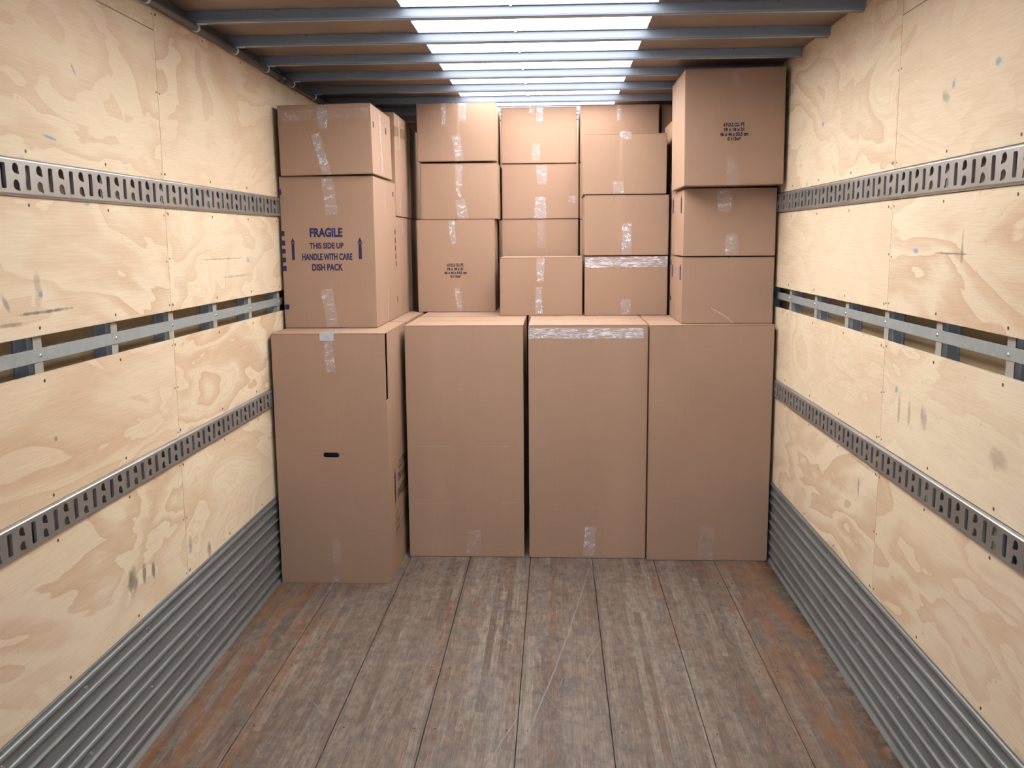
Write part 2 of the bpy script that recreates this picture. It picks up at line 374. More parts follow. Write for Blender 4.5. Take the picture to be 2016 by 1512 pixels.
# added roll-up door, out of view: its slats shade the rear of the skylight
rd = empty('added_shade_door', (1.18, 1.2, 2.37), kind='structure')
for k in range(7):
    y = -.38+.36*k
    mobj('shade_door_slat', box_bm(.03, 2.34, y, y+.354, 2.372, 2.392, .003), M_SHADE_DOOR, rd)
for x in (.0, 2.345): mobj('shade_door_guide', box_bm(x, x+.022, YB, 2.05, 2.360, 2.400), M_GALV, rd)

def wall(side):
    s = -1 if side == 'left' else 1
    X = XL if side == 'left' else XR
    mat = M_PLY_L if side == 'left' else M_PLY_R
    w = empty('wall_'+side, kind='structure')
    if side == 'left':
        joint = 3.205; rows = [(1.844, 2.408), (1.395, 1.749), (.947, 1.296), (.424, .860)]; hj = 2.334
        stud0, dst = 2.345, .4285; zs = (1.325, 1.361)
    else:
        joint = 3.135; rows = [(1.848, 2.462), (1.392, 1.750), (.938, 1.292), (.410, .850)]; hj = 2.322
        stud0, dst = 2.285, .430; zs = (1.332, 1.366)
    def bxx(a, b): return (min(X+s*a, X+s*b), max(X+s*a, X+s*b))
    x0, x1 = bxx(0, .012)
    for r, (z0, z1) in enumerate(rows):
        for (y0, y1) in ((YB, joint), (joint, joint+2.6), (joint+2.6, YF)):
            if y1 <= y0: continue
            if r == 0 and y1 == joint:                       # this sheet was pieced out with a strip along the roof
                mobj('plywood_panel', box_bm(x0, x1, y0, y1-.0015, z0, hj-.0012, .0008), mat, w)
                mobj('plywood_panel', box_bm(x0, x1, y0, y1-.0015, hj+.0012, z1, .0008), mat, w)
            else:
                mobj('plywood_panel', box_bm(x0, x1, y0+.0008, y1-.0008, z0, z1, .0008), mat, w)
    # outer skin behind the studs
    a, b = bxx(.058, .064); mobj('outer_skin', box_bm(a, b, YB, YF, 0, ZR-.001), M_SKIN, w)
    # uprights: hat-section studs, one flange pale
    for k in range(-7, 11):
        y = stud0+dst*k
        if y > YF-.1 or y < YB: continue
        bm = bmesh.new()
        xa, xb = X+s*.0125, X+s*.057
        t = .002
        def q(a, b_, y0, y1):
            p, r_ = sorted((a, b_)); add_box(bm, p, r_, y0, y1, .02, 2.44)
        q(xa, xb, y-.0, y+t)                                 # web towards the rear door
        q(xa, xb, y+.040, y+.040+t)
        q(xb, xb-s*t, y-.018, y); q(xb, xb-s*t, y+.042, y+.060)   # back flanges
        q(xa+s*.014, xa+s*.017, y-.004, y)                    # stiffening crease
        st = mobj('wall_stud', bm, M_STUD, w)
        bm = bmesh.new(); p, r_ = sorted((xa-s*.0002, xa+s*.0018)); add_box(bm, p, r_, y, y+.042, .02, 2.44)
        mobj('stud_face', bm, M_STUDFACE, st)
    # flat steel strip screwed across the studs in the open slot
    a, b = bxx(.0095, .0118); strip = mobj('steel_strip', box_bm(a, b, YB+.1, YF-.1, zs[0], zs[1], .0006), M_STRIP, w)
    zc = sum(zs)/2
    for k in range(-7, 11):
        y = stud0+dst*k+.026
        if y > YF-.2 or y < YB+.15: continue
        bm = bmesh.new(); bmesh.ops.create_icosphere(bm, subdivisions=2, radius=.0058)
        for v in bm.verts: v.co.x *= .55
        bmesh.ops.translate(bm, verts=bm.verts[:], vec=(X+s*.0092, y, zc+R.uniform(-.004, .004)))
        mobj('screw_head', bm, M_BOLT, strip, smooth=True)
    # ply screws: a row along each long edge and pairs at the joint
    bm = bmesh.new()
    for (z0, z1) in rows:
        for z in (z0+.02, z1-.02):
            for k in range(-7, 11):
                y = stud0+dst*k+.02+R.uniform(-.006, .006)
                if YB < y < YF: tube(bm, (X-s*.0006, y, z), (X+s*.001, y, z), .0048, 8)
        for z in ((z0+.02), (z0+z1)/2, (z1-.02)):
            for d in (-.013, .013):
                z_ = z+R.uniform(-.006, .006); tube(bm, (X-s*.0006, joint+d, z_), (X+s*.001, joint+d, z_), .0035, 8)
    mobj('plywood_screws', bm, M_SCREW, w, kind='stuff')
    # corrugated scuff liner along the floor
    zt = rows[3][0]-.001
    ridges = [.400, .355, .310, .247, .200, .152, .092, .040]
    pts = [(X+s*.004, zt), (X-s*.003, zt-.003)]
    for i, zr in enumerate(ridges):
        h, r = (.0085, .0095) if i in (0, 1, 3, 4, 6, 7) else (.0095, .0065)
        pts.append((X-s*.001, zr+r+.004))
        for k in range(9):
            a_ = math.pi*k/8; pts.append((X-s*(.001+h*math.sin(a_)), zr+r*math.cos(a_)))
        pts.append((X-s*.001, zr-r-.004))
    pts += [(X-s*.002, .012), (X-s*.012, .0015), (X-s*.014, .001)]
    bm = bmesh.new(); n0 = len(pts)
    back = [(X+s*.010, .001), (X+s*.010, zt)]
    extrude_profile(bm, pts+back, 'y', YB, YF)
    bmesh.ops.recalc_face_normals(bm, faces=bm.faces[:])
    mobj('corrugated_liner', bm, M_LINER, w, smooth=False)
    bm = bmesh.new()
    for k in range(18):
        y = -.4+.406*k
        for z in (.377, .175): tube(bm, (X-s*.004, y, z), (X+s*.001, y, z), .005, 8)
    mobj('liner_rivets', bm, M_BOLT, w, kind='stuff')
    return w
wall('left'); wall('right')

# ------------------------------------------------ perforated cargo tracks
def circle(cx, cy, r, n=18): return [(cx+r*math.cos(2*math.pi*i/n), cy+r*math.sin(2*math.pi*i/n)) for i in range(n)]
def track(name, side, z0, z1, yslot, pitch, label):
    s = -1 if side == 'left' else 1
    X = -.020 if side == 'left' else 2.392
    H = z1-z0; zc = (z0+z1)/2; k = H/.094
    root = empty(name, (X, 3.0, zc), label=label, cat='track', group='perforated cargo tracks on the plywood walls')
    P = pitch; hw = H/2-.0075*k
    out = [(-P/2, -hw), (P/2, -hw), (P/2, hw), (-P/2, hw)]
    sw, sh = .0105, .0305*k
    slot = []
    for (cx, cy, a0) in ((sw-.004, sh-.004, 0), (-sw+.004, sh-.004, 90), (-sw+.004, -sh+.004, 180), (sw-.004, -sh+.004, 270)):
        for j in range(3):
            a = math.radians(a0+45*j); slot.append((cx+.004*math.cos(a), cy+.004*math.sin(a)))
    def key(cy):
        pts = []; r = .0118*k
        n = 18
        for j in range(n):
            a = 2*math.pi*j/n; deg = math.degrees(a)
            if 290 < deg < 340: continue
            pts.append((r*math.cos(a), r*math.sin(a)))
            if abs(deg-280) < 1: pts += [(r*.75, -r*1.18), (r*1.22, -r*1.08), (r*1.12, -r*.55)]
        return [(P/2+x*1.12, cy+y*1.06) for x, y in pts]
    # tile centred so that slot is at -P/4 and the paired holes at +P/4
    slot = [(x-P/4, y) for x, y in slot]
    kk = [[(x-P/4, y) for x, y in key(c)] for c in (.0205*k, -.0195*k)]
    vs, fs = holed_plate(out, [slot]+kk, .0026)
    bm = bmesh.new()
    i0 = int((YB-yslot)/P)+2; i1 = int((YF-.1-yslot)/P)-1
    for i in range(i0, i1):
        yc = yslot+P*i+P/4
        if s < 0: add_mesh(bm, vs, fs, lambda u, v, w: (X+w, yc+u, zc+v))
        else:     add_mesh(bm, vs, fs, lambda u, v, w: (X-w, yc+u, zc+v))
        # pressed-in lips behind each slot
        for (ua, ub) in ((P*0-P/4+sw-.0002, -P/4+sw+.0022), (-P/4-sw-.0022, -P/4-sw+.0002)):
            a_, b_ = sorted((X+s*.0024, X+s*.0070)); add_box(bm, a_, b_, yc+ua, yc+ub, zc-sh+.002, zc+sh-.002)
    ya, yb = yslot+P*i0-P/4, yslot+P*(i1-1)+3*P/4
    mobj('perforated_face', bm, M_RAIL, root)
    # rolled edges running back to the plywood
    bm = bmesh.new()
    for sg in (1, -1):
        pts = []
        r = .0075*k
        for j in range(6):
            a = math.radians(18*j); pts.append((X+s*(.012*(1-math.cos(a))), zc+sg*(hw+r*math.sin(a))))
        pts += [(X+s*.012, zc+sg*(hw)), (X+s*.003, zc+sg*hw)]
        extrude_profile(bm, pts, 'y', ya, yb)
    bmesh.ops.recalc_face_normals(bm, faces=bm.faces[:])
    mobj('rolled_edges', bm, M_RAIL, root)
    return root
track('cargo_track', 'left', 1.749, 1.844, 2.240, .1074, 'upper perforated steel cargo track running along the left plywood wall')
track('cargo_track', 'left', .861, .947, 2.130, .1060, 'lower perforated steel cargo track on the left plywood wall, above the grey liner')
track('cargo_track', 'right', 1.752, 1.846, 2.304, .1098, 'upper perforated steel cargo track running along the right plywood wall')
track('cargo_track', 'right', .850, .937, 2.217, .1060, 'lower perforated steel cargo track on the right plywood wall, above the grey liner')

# ------------------------------------------------ conduit with clips under the left edge of the roof
cx_, cz_, cr_ = -.012, 2.412, .0135
root = empty('conduit', (cx_, 3, cz_), label='dark round conduit clipped along the left edge of the ceiling', cat='conduit')
bm = bmesh.new(); tube(bm, (cx_, YB+.1, cz_), (cx_, YF-.2, cz_), cr_, 16); mobj('pipe', bm, M_CONDUIT, root, smooth=True)
bm = bmesh.new(); tube(bm, (cx_, 4.60, cz_), (cx_, 4.66, cz_), cr_*1.3, 16); mobj('coupling', bm, M_CONDUIT, root, smooth=True)
for k in range(-9, 8):
    y = 3.513+.4236*k+.012
    if y < YB+.2 or y > YF-.3: continue
    bm = bmesh.new(); pts = []
    for j in range(11):
        a = math.radians(-150+24*j); pts.append((cx_+(cr_+.0035)*math.cos(a), cz_+(cr_+.0035)*math.sin(a)))
    for j in range(10, -1, -1):
        a = math.radians(-150+24*j); pts.append((cx_+(cr_+.0002)*math.cos(a), cz_+(cr_+.0002)*math.sin(a)))
    extrude_profile(bm, pts, 'y', y, y+.012)
    add_box(bm, cx_+.012, cx_+.045, y, y+.012, 2.4215, 2.4250)
    bmesh.ops.recalc_face_normals(bm, faces=bm.faces[:])
    mobj('clip', bm, M_CLIP, root)

# ------------------------------------------------ cartons
TEXTW = {'L1': '4 P.D.5 CU. FT.', 'L2': '18 x 18 x 21', 'L3': '46 x 46 x 53.5 cm', 'L4': '0.113m\u00b3'}
class Carton:
    """a taped shipping carton; faces bulge a little, prints and tape follow the bulge"""
    def __init__(s, key, name, label, x0, x1, y0, y1, z0, z1, seam='y', group=None, hollow=False, seamtape=False):
        s.k = key; s.x0, s.x1, s.y0, s.y1, s.z0, s.z1 = x0, x1, y0, y1, z0, z1
        r = random.Random(hash_(key)); s.A = {f: r.uniform(-.0012, .0030) for f in 'flr'}; s.B = {f: r.uniform(-.0014, .0014) for f in 'flr'}
        s.P = {f: r.uniform(0, 6) for f in 'flr'}
        s.root = empty(name, ((x0+x1)/2, (y0+y1)/2, z0), label=label, cat='box', group=group)
        if not hollow: s.body()
        s.flaps(seam, seamtape)
    def d(s, f, u, v):
        u = min(max(u, 0), 1); v = min(max(v, 0), 1)
        e = math.sin(math.pi*u)**.7*math.sin(math.pi*v)**.7
        return e*(s.A[f]+s.B[f]*math.sin(5*u+s.P[f])*math.cos(4*v+s.P[f]))
    def pt(s, f, a, z, off):
        """point on face f: 'f' front (a = x), 'r' right side / 'l' left side (a = y)"""
        v = (z-s.z0)/(s.z1-s.z0)
        if f == 'f': return Vector((a, s.y0-s.d('f', (a-s.x0)/(s.x1-s.x0), v)-off, z))
        if f == 'r': return Vector((s.x1+s.d('r', (a-s.y0)/(s.y1-s.y0), v)+off, a, z))
        return Vector((s.x0-s.d('l', (a-s.y0)/(s.y1-s.y0), v)-off, a, z))
    def body(s):
        bm = bmesh.new(); add_box(bm, s.x0, s.x1, s.y0, s.y1, s.z0+.001, s.z1-.0045)
        ve = [e for e in bm.edges if abs(e.verts[0].co.z-e.verts[1].co.z) > .01]
        bmesh.ops.bevel(bm, geom=ve, offset=.0035, segments=2, affect='EDGES')
        he = [e for e in bm.edges if max(v.co.z for v in e.verts) < s.z0+.01]
        bmesh.ops.bevel(bm, geom=he, offset=.0025, segments=2, affect='EDGES')
        for ax, a, b in ((0, s.x0, s.x1), (1, s.y0, s.y1), (2, s.z0, s.z1)):
            for i in range(1, 12):
                co = [0, 0, 0]; no = [0, 0, 0]; co[ax] = a+(b-a)*i/12; no[ax] = 1
                bmesh.ops.bisect_plane(bm, geom=bm.verts[:]+bm.edges[:]+bm.faces[:], plane_co=co, plane_no=no)
        for v in bm.verts:
            x, y, z = v.co; w = (z-s.z0)/(s.z1-s.z0)
            if abs(y-s.y0) < 1e-4: v.co.y -= s.d('f', (x-s.x0)/(s.x1-s.x0), w)
            elif abs(x-s.x1) < 1e-4: v.co.x += s.d('r', (y-s.y0)/(s.y1-s.y0), w)
            elif abs(x-s.x0) < 1e-4: v.co.x -= s.d('l', (y-s.y0)/(s.y1-s.y0), w)
        mobj('carton_body', bm, M_CARD, s.root)
    def flaps(s, seam, seamtape):
        z0, z1 = s.z1-.0042, s.z1-.0002; g = .0016; e = .0012
        xm, ym = (s.x0+s.x1)/2, (s.y0+s.y1)/2
        if seam == 'y': rects = ((s.x0+e*.3, xm-g, s.y0+e, s.y1-e), (xm+g, s.x1-e*.3, s.y0+e, s.y1-e))
        else: rects = ((s.x0+e, s.x1-e, s.y0+e*.3, ym-g), (s.x0+e, s.x1-e, ym+g, s.y1-e*.3))
        for (a, b, c, d_) in rects: mobj('top_flap', box_bm(a, b, c, d_, z0, z1, .0014), M_CARD, s.root)
        if seamtape:
            w = .026
            bm = box_bm(s.x0+.002, s.x1-.002, ym-w, ym+w, s.z1-.0001, s.z1+.0003) if seam == 'x' else box_bm(xm-w, xm+w, s.y0+.002, s.y1-.002, s.z1-.0001, s.z1+.0003)
            mobj('packing_tape', bm, M_TAPE[0], s.root)
    def tape(s, f, p, q, w, inten):
        r = random.Random(hash_(s.k+str(p)))
        a0, z0 = p; a1, z1 = q; L = math.hypot(a1-a0, z1-z0); da, dz = (a1-a0)/L, (z1-z0)/L; na, nz = -dz, da
        n, m = max(6, int(L/.006)), 10
        bm = bmesh.new(); uvl = bm.loops.layers.uv.new('UVMap'); G = []
        inten_ = min(inten, 1); amp = max(0, inten_)*.0016
        band = inten > 1.5
        lo, hi = (s.x0, s.x1) if f == 'f' else (s.y0, s.y1)
        for i in range(n+1):
            row = []
            for j in range(m+1):
                c = (j/m-.5)*w
                t = L*i/n
                if i == n and inten > .2 and not band: t += .006*math.sin(j*2.1+r.random()*2)*inten
                pinch = 1 if band else 1-.25*max(0, inten)*(i/n)*(.5+.5*math.sin(i*.35+len(s.k)))
                aa = a0+da*t+na*c*pinch; zz = z0+dz*t+nz*c*pinch
                aa = min(max(aa, lo+.001), hi-.001); zz = min(max(zz, s.z0+.001), s.z1-.001)
                off = .0007+amp*(.5+.5*noise.noise(Vector((aa*90, zz*90, 3.3+r.random()*.2))))
                row.append((bm.verts.new(s.pt(f, aa, zz, off)), (j/m, t*10)))
            G.append(row)
        for i in range(n):
            for j in range(m):
                c4 = [G[i][j], G[i][j+1], G[i+1][j+1], G[i+1][j]]
                fc = bm.faces.new([x[0] for x in c4])
                for lp, x in zip(fc.loops, c4): lp[uvl].uv = x[1]
        mat = M_TAPE_TAN if inten < 0 else M_TAPE[3] if inten > 1.5 else M_TAPE[0 if inten < .35 else 1 if inten < .75 else 2]
        mobj('packing_tape', bm, mat, s.root, smooth=True)
    def poly(s, bm, f, pts, off=.0006):
        bm.faces.new([bm.verts.new(s.pt(f, a, z, off)) for a, z in pts])
    def block(s, f, a0, z0, a1, z1):
        lo, hi = ((s.x0, s.x1) if f == 'f' else (s.y0, s.y1)); a0 = max(a0, lo+.002); a1 = min(a1, hi-.002)
        if a1-a0 < .004: return
        bm = bmesh.new(); s.poly(bm, f, [(a0, z0), (a1, z0), (a1, z1), (a0, z1)])
        mobj('printed_block', bm, M_INK, s.root)
    def arrow(s, f, c, z0, z1, w):
        bm = bmesh.new(); h = w*1.15 if w < .04 else (z1-z0)*.35; sw = w*.30
        s.poly(bm, f, [(c-sw, z0), (c+sw, z0), (c+sw, z1-h*.95), (c-sw, z1-h*.95)])
        s.poly(bm, f, [(c-w/2, z1-h), (c, z1-h*.82), (c+w/2, z1-h), (c, z1)], .0007)
        mobj('printed_arrow', bm, M_INK, s.root)
    def text(s, f, txt, a0, a1, z0, z1, bold=.03, mat=None):
        cu = bpy.data.curves.new('t', 'FONT'); cu.body = txt; cu.offset = bold; cu.resolution_u = 3
        ob = bpy.data.objects.new('t', cu); COL.objects.link(ob)
        dg = bpy.context.evaluated_depsgraph_get(); dg.update()
        me = bpy.data.meshes.new_from_object(ob.evaluated_get(dg))
        X = [v.co.x for v in me.vertices]; Y = [v.co.y for v in me.vertices]
        mx, Mx, my, My = min(X), max(X), min(Y), max(Y)
        bm = bmesh.new()
        V = [bm.verts.new(s.pt(f, a0+(v.co.x-mx)/(Mx-mx)*(a1-a0), z0+(v.co.y-my)/(My-my)*(z1-z0), .0006)) for v in me.vertices]
        for p in me.polygons:
            try: bm.faces.new([V[i] for i in p.vertices])
            except ValueError: pass
        bpy.data.objects.remove(ob); bpy.data.curves.remove(cu); bpy.data.meshes.remove(me)
        mobj('printed_text', bm, mat or M_INK, s.root)
def hash_(t):
    h = 7
    for ch in t: h = (h*31+ord(ch)) % 1000003
    return h

G_W = 'tall wardrobe cartons on the floor'; G_S = 'cartons stacked on the wardrobe cartons'
C = {}
def add(key, label, *a, **k):
    name = 'wardrobe_carton' if key[0] == 'W' else 'cardboard_carton'
    C[key] = Carton(key, name, label, *a, group=(G_W if key[0] == 'W' else G_S), **k)
ZW = 1.21
add('Wa', 'tall brown wardrobe carton with hand hole at far left, nearest the camera', -.012, .522, 4.26, 4.87, 0, ZW, seam='y', hollow=True, seamtape=True)
add('Wb', 'tall plain wardrobe carton standing just right of the one with the hand hole', 0.549, 1.147, 4.65, 5.18, 0, ZW, seam='x', seamtape=True)
add('Wc', 'tall wardrobe carton with clear tape across its top front edge', 1.174, 1.771, 4.645, 5.18, 0, ZW, seam='x', seamtape=True)
add('Wd', 'tall plain wardrobe carton at far right against the corrugated liner', 1.777, 2.386, 4.62, 5.16, 0, ZW, seam='x', seamtape=True)
add('We', 'wardrobe carton in the second row behind the one with the hand hole', -.012, .525, 4.885, 5.495, 0, ZW, seam='y', seamtape=True)
for i, (a, b) in enumerate(((.549, 1.149), (1.160, 1.765), (1.775, 2.386))):
    nm = ('second from the left', 'third from the left', 'at the right wall')[i]
    add('W2'+str(i), 'wardrobe carton in the second row, %s, only its top edge showing' % nm, a, b, 5.195, 5.80, 0, ZW, seam='x', seamtape=True)
for i, (a, b) in enumerate(((-.012, .525), (.549, 1.149), (1.160, 1.765), (1.775, 2.386))):
    nm = ('at the left wall', 'second from the left', 'third from the left', 'at the right wall')[i]
    add('W3'+str(i), 'wardrobe carton hidden in the rearmost row, %s' % nm, a, b, 5.82 if i else 5.51, 6.40 if i else 6.15, 0, ZW, seam='x')

add('A1', 'carton printed FRAGILE THIS SIDE UP DISH PACK on the left wardrobe carton', -.018, .437, 4.52, 5.15, ZW, 1.940)
add('A2', 'carton with crumpled tape on top of the DISH PACK carton', -.002, .443, 4.50, 5.03, 1.941, 2.268)
add('A4', 'deep carton behind the DISH PACK carton, its side facing the gap', -.018, .433, 5.165, 5.61, ZW, 1.763)
add('A3', 'upper deep carton with a tan tape band on its side, behind the top left carton', -.018, .437, 5.165, 5.65, 1.764, 2.318)
add('A6', 'shaded carton low in the dark gap behind the left stack', -.018, .434, 5.70, 6.12, ZW, 1.762)
add('A5', 'shaded carton high in the dark gap behind the left stack', -.018, .440, 5.69, 6.14, 1.764, 2.300)
add('B1', 'large carton printed 18 x 18 x 21 left of centre on the wardrobe cartons', .496, .954, 5.52, 5.98, ZW, 1.751)
add('B2', 'plain taped carton in the middle of the stack above the printed carton', .522, .976, 5.525, 5.98, 1.752, 2.073)
add('B3', 'topmost carton of the stack left of centre, with two tape ends hanging down', .509, .966, 5.52, 5.98, 2.083, 2.411)
add('C1', 'bottom front carton of the centre stack, its top flaps visible', .999, 1.459, 5.24, 5.69, ZW, 1.534)
add('C2', 'carton behind the bottom centre carton, only its upper part showing', .985, 1.445, 5.73, 6.19, ZW, 1.753)
add('C3', 'carton with wrinkled tape patches, second from the top of the centre stack', .988, 1.449, 5.73, 6.19, 1.755, 2.079)
add('C4', 'topmost carton of the centre stack below the skylight', .984, 1.436, 5.73, 6.19, 2.083, 2.409)
add('D1', 'bottom carton right of centre with a wide clear tape band along its top', 1.472, 1.929, 5.22, 5.67, ZW, 1.537)
add('D2', 'middle carton of the three front cartons right of centre', 1.470, 1.930, 5.215, 5.67, 1.541, 1.869)
add('D3', 'top carton of the three front cartons right of centre, tape clump on its edge', 1.464, 1.915, 5.22, 5.67, 1.873, 2.196)
add('D6', 'bottom carton hidden behind the three front cartons right of centre', 1.458, 1.925, 5.70, 6.16, ZW, 1.75)
add('D5', 'middle carton of the hidden stack behind the three front cartons right of centre', 1.456, 1.925, 5.70, 6.16, 1.751, 2.083)
add('D4', 'rear carton peeking above the front stack right of centre, below the skylight', 1.457, 1.921, 5.70, 6.16, 2.085, 2.414)
add('E1', 'bottom carton of the right stack with a pale scratch on its front', 1.938, 2.387, 4.68, 5.165, ZW, 1.539)
add('E2', 'middle carton of the right stack, between two other cartons at the wall', 1.940, 2.388, 4.68, 5.165, 1.544, 1.873)
add('E3', 'large top right carton printed 18 x 18 x 21, nearly touching the roof', 1.921, 2.386, 4.55, 5.04, 1.876, 2.412)
add('E6', 'carton hidden behind the right stack, below the narrow one', 1.945, 2.385, 5.20, 5.655, ZW, 1.939)
add('E4', 'narrow visible carton in the gap behind the top right carton', 1.950, 2.385, 5.20, 5.655, 1.941, 2.272)
add('E7', 'lower carton hidden in the rear right corner', 1.940, 2.380, 5.74, 6.20, ZW, 1.94)
add('E5', 'rear corner carton seen just above the gap left of the top right carton', 1.940, 2.380, 5.74, 6.20, 1.942, 2.415)

def face_of(k):
    if k.endswith('s') and k not in C: return C[k[:-1]], ('r' if k[0] in 'AW' else 'l')
    return C[k], 'f'
TAPES=[
('A2',(0.215, 2.255),(0.216, 2.157),0.045,0.8),
('A2',(0.005, 2.218),(0.434, 2.224),0.05,0.3),
('A2',(0.176, 2.132),(0.225, 1.94),0.045,0.9),
('A2s',(4.717, 2.268),(4.736, 1.956),0.05,0.9),
('A1',(0.217, 1.932),(0.235, 1.76),0.06,0.6),
('A1',(0.22, 1.218),(0.194, 1.402),0.06,0.7),
('A1s',(4.833, 1.919),(4.824, 1.771),0.04,0.3),
('A1s',(4.847, 1.221),(4.85, 1.383),0.045,0.7),
('A3s',(5.317, 2.318),(5.322, 2.131),0.045,0.8),
('A3s',(4.982, 2.214),(5.61, 2.239),0.05,-1),
('A3s',(5.282, 1.772),(5.348, 1.915),0.05,0.8),
('A4s',(5.366, 1.754),(5.424, 1.616),0.04,0.6),
('A4s',(5.305, 1.214),(5.42, 1.359),0.04,0.6),
('B3',(0.666, 2.408),(0.666, 2.286),0.03,1),
('B3',(0.776, 2.409),(0.774, 2.311),0.044,0.9),
('B3',(0.758, 2.085),(0.734, 2.234),0.055,0.6),
('B2',(0.749, 2.068),(0.747, 1.938),0.045,0.5),
('B2',(0.738, 1.932),(0.758, 1.88),0.02,1),
('B2',(0.774, 1.757),(0.752, 1.868),0.062,0.35),
('B1',(0.7, 1.746),(0.713, 1.614),0.038,0.9),
('B1',(0.744, 1.22),(0.728, 1.352),0.035,0.6),
('C4',(1.216, 2.406),(1.215, 2.327),0.042,1),
('C4',(1.17, 2.407),(1.167, 2.375),0.032,1),
('C4',(1.193, 2.091),(1.196, 2.201),0.05,0.5),
('C3',(1.229, 2.073),(1.229, 1.96),0.066,1),
('C3',(1.219, 1.758),(1.22, 1.885),0.072,0.8),
('C3',(1.409, 1.892),(1.409, 1.85),0.04,0.7),
('C2',(1.223, 1.746),(1.226, 1.583),0.05,0.3),
('C1',(1.227, 1.53),(1.224, 1.401),0.045,0.9),
('C1',(1.217, 1.216),(1.215, 1.37),0.04,0.9),
('D4',(1.683, 2.422),(1.685, 2.323),0.025,0.9),
('D3',(1.692, 2.198),(1.691, 2.168),0.065,1),
('D3',(1.655, 1.88),(1.652, 1.942),0.06,0.5),
('D2',(1.702, 1.547),(1.699, 1.715),0.055,0.8),
('D1',(1.474, 1.504),(1.927, 1.506),0.058,2),
('D1',(1.701, 1.216),(1.7, 1.303),0.055,0.5),
('E3',(2.153, 2.408),(2.158, 2.312),0.03,0.3),
('E3',(2.149, 1.878),(2.146, 2.01),0.055,0.15),
('E2',(2.134, 1.866),(2.137, 1.759),0.075,0.7),
('E2',(2.178, 1.549),(2.175, 1.651),0.068,0.7),
('E2s',(5.014, 1.867),(5.0, 1.773),0.05,0.4),
('E2s',(4.966, 1.546),(4.981, 1.644),0.05,0.4),
('E1s',(4.94, 1.531),(4.929, 1.46),0.05,0.4),
('E1s',(4.956, 1.22),(4.969, 1.307),0.045,0.4),
('E3s',(4.811, 2.428),(4.855, 2.209),0.03,0.5),
('E3s',(4.848, 1.897),(4.849, 2.035),0.04,0.3),
('Wa',(0.254, 1.176),(0.265, 1.03),0.045,0.35),
('Wa',(0.26, 0.102),(0.259, 0.219),0.04,0.3),
('Wa',(0.256, 0.005),(0.247, 0.035),0.035,0.5),
('Wc',(1.171, 1.169),(1.748, 1.167),0.052,2),
('Wc',(1.481, 0.017),(1.49, 0.17),0.06,0.5),
('Wb',(0.882, 0.018),(0.884, 0.149),0.08,0.1),
('Wd',(2.071, 0.006),(2.082, 0.182),0.075,0.15),
]
BLOCKS=[
('A1',-0.027,1.853,-0.008,1.88),
('A1',-0.018,1.658,-0.001,1.682),
('A1',-0.018,1.613,-0.0,1.637),
('A1',-0.017,1.574,0.001,1.597),
('A1',-0.017,1.532,0.001,1.555),
('A1',-0.016,1.49,0.002,1.515),
('A1',-0.013,1.303,0.007,1.327),
('A1s',5.063,1.867,5.091,1.891),
('A1s',5.094,1.667,5.122,1.691),
('A1s',5.095,1.62,5.123,1.648),
('A1s',5.097,1.579,5.126,1.603),
('A1s',5.102,1.534,5.131,1.561),
('A1s',5.107,1.494,5.136,1.519),
('A1s',5.132,1.298,5.162,1.324),
('A2s',4.545,2.16,4.573,2.19),
('A2s',4.868,2.164,4.901,2.196),
('E2s',5.165,1.655,5.232,1.683),
('E2s',5.158,1.613,5.226,1.637),
('E2s',5.152,1.571,5.22,1.598),
('E2s',5.147,1.538,5.213,1.556),
('E1s',5.126,1.489,5.202,1.515),
('E1s',5.109,1.301,5.185,1.324),
]
TEXTS=[
('A1','FRAGILE',0.123,0.282,1.651,1.696),
('A1','THIS SIDE UP',0.119,0.286,1.596,1.625),
('A1','HANDLE WITH CARE',0.081,0.327,1.541,1.574),
('A1','DISH PACK',0.128,0.28,1.49,1.524),
('B1','L1',0.671,0.772,1.477,1.496),
('B1','L2',0.673,0.766,1.456,1.473),
('B1','L3',0.655,0.787,1.434,1.45),
('B1','L4',0.69,0.752,1.413,1.428),
('E3','L1',2.099,2.201,2.146,2.164),
('E3','L2',2.104,2.197,2.125,2.141),
('E3','L3',2.085,2.216,2.103,2.121),
('E3','L4',2.12,2.182,2.082,2.099),
]
ARROWS=[
('A1',0.038,1.543,1.65,0.023),
('A1',0.366,1.545,1.65,0.026),
('E2s',5.114,1.764,1.848,0.078),
('E2s',4.787,1.758,1.845,0.070),
('E1s',5.080,1.43,1.498,0.076),
('E1s',4.760,1.425,1.506,0.070),
('Was',4.422,0.361,0.527,0.047),
]

for k, p, q, w, i in TAPES:
    c, f = face_of(k); c.tape(f, p, q, w, i)
for k, a0, z0, a1, z1 in BLOCKS:
    c, f = face_of(k); c.block(f, a0, z0, a1, z1)
for k, t, a0, a1, z0, z1 in TEXTS:
    c, f = face_of(k); c.text(f, TEXTW.get(t, t), a0, a1, z0, z1, .055 if t in TEXTW else .040, M_INK_D if t in TEXTW else M_INK)
for k, c_, z0, z1, w in ARROWS:
    c, f = face_of(k); c.arrow(f, c_, z0, z1, w)

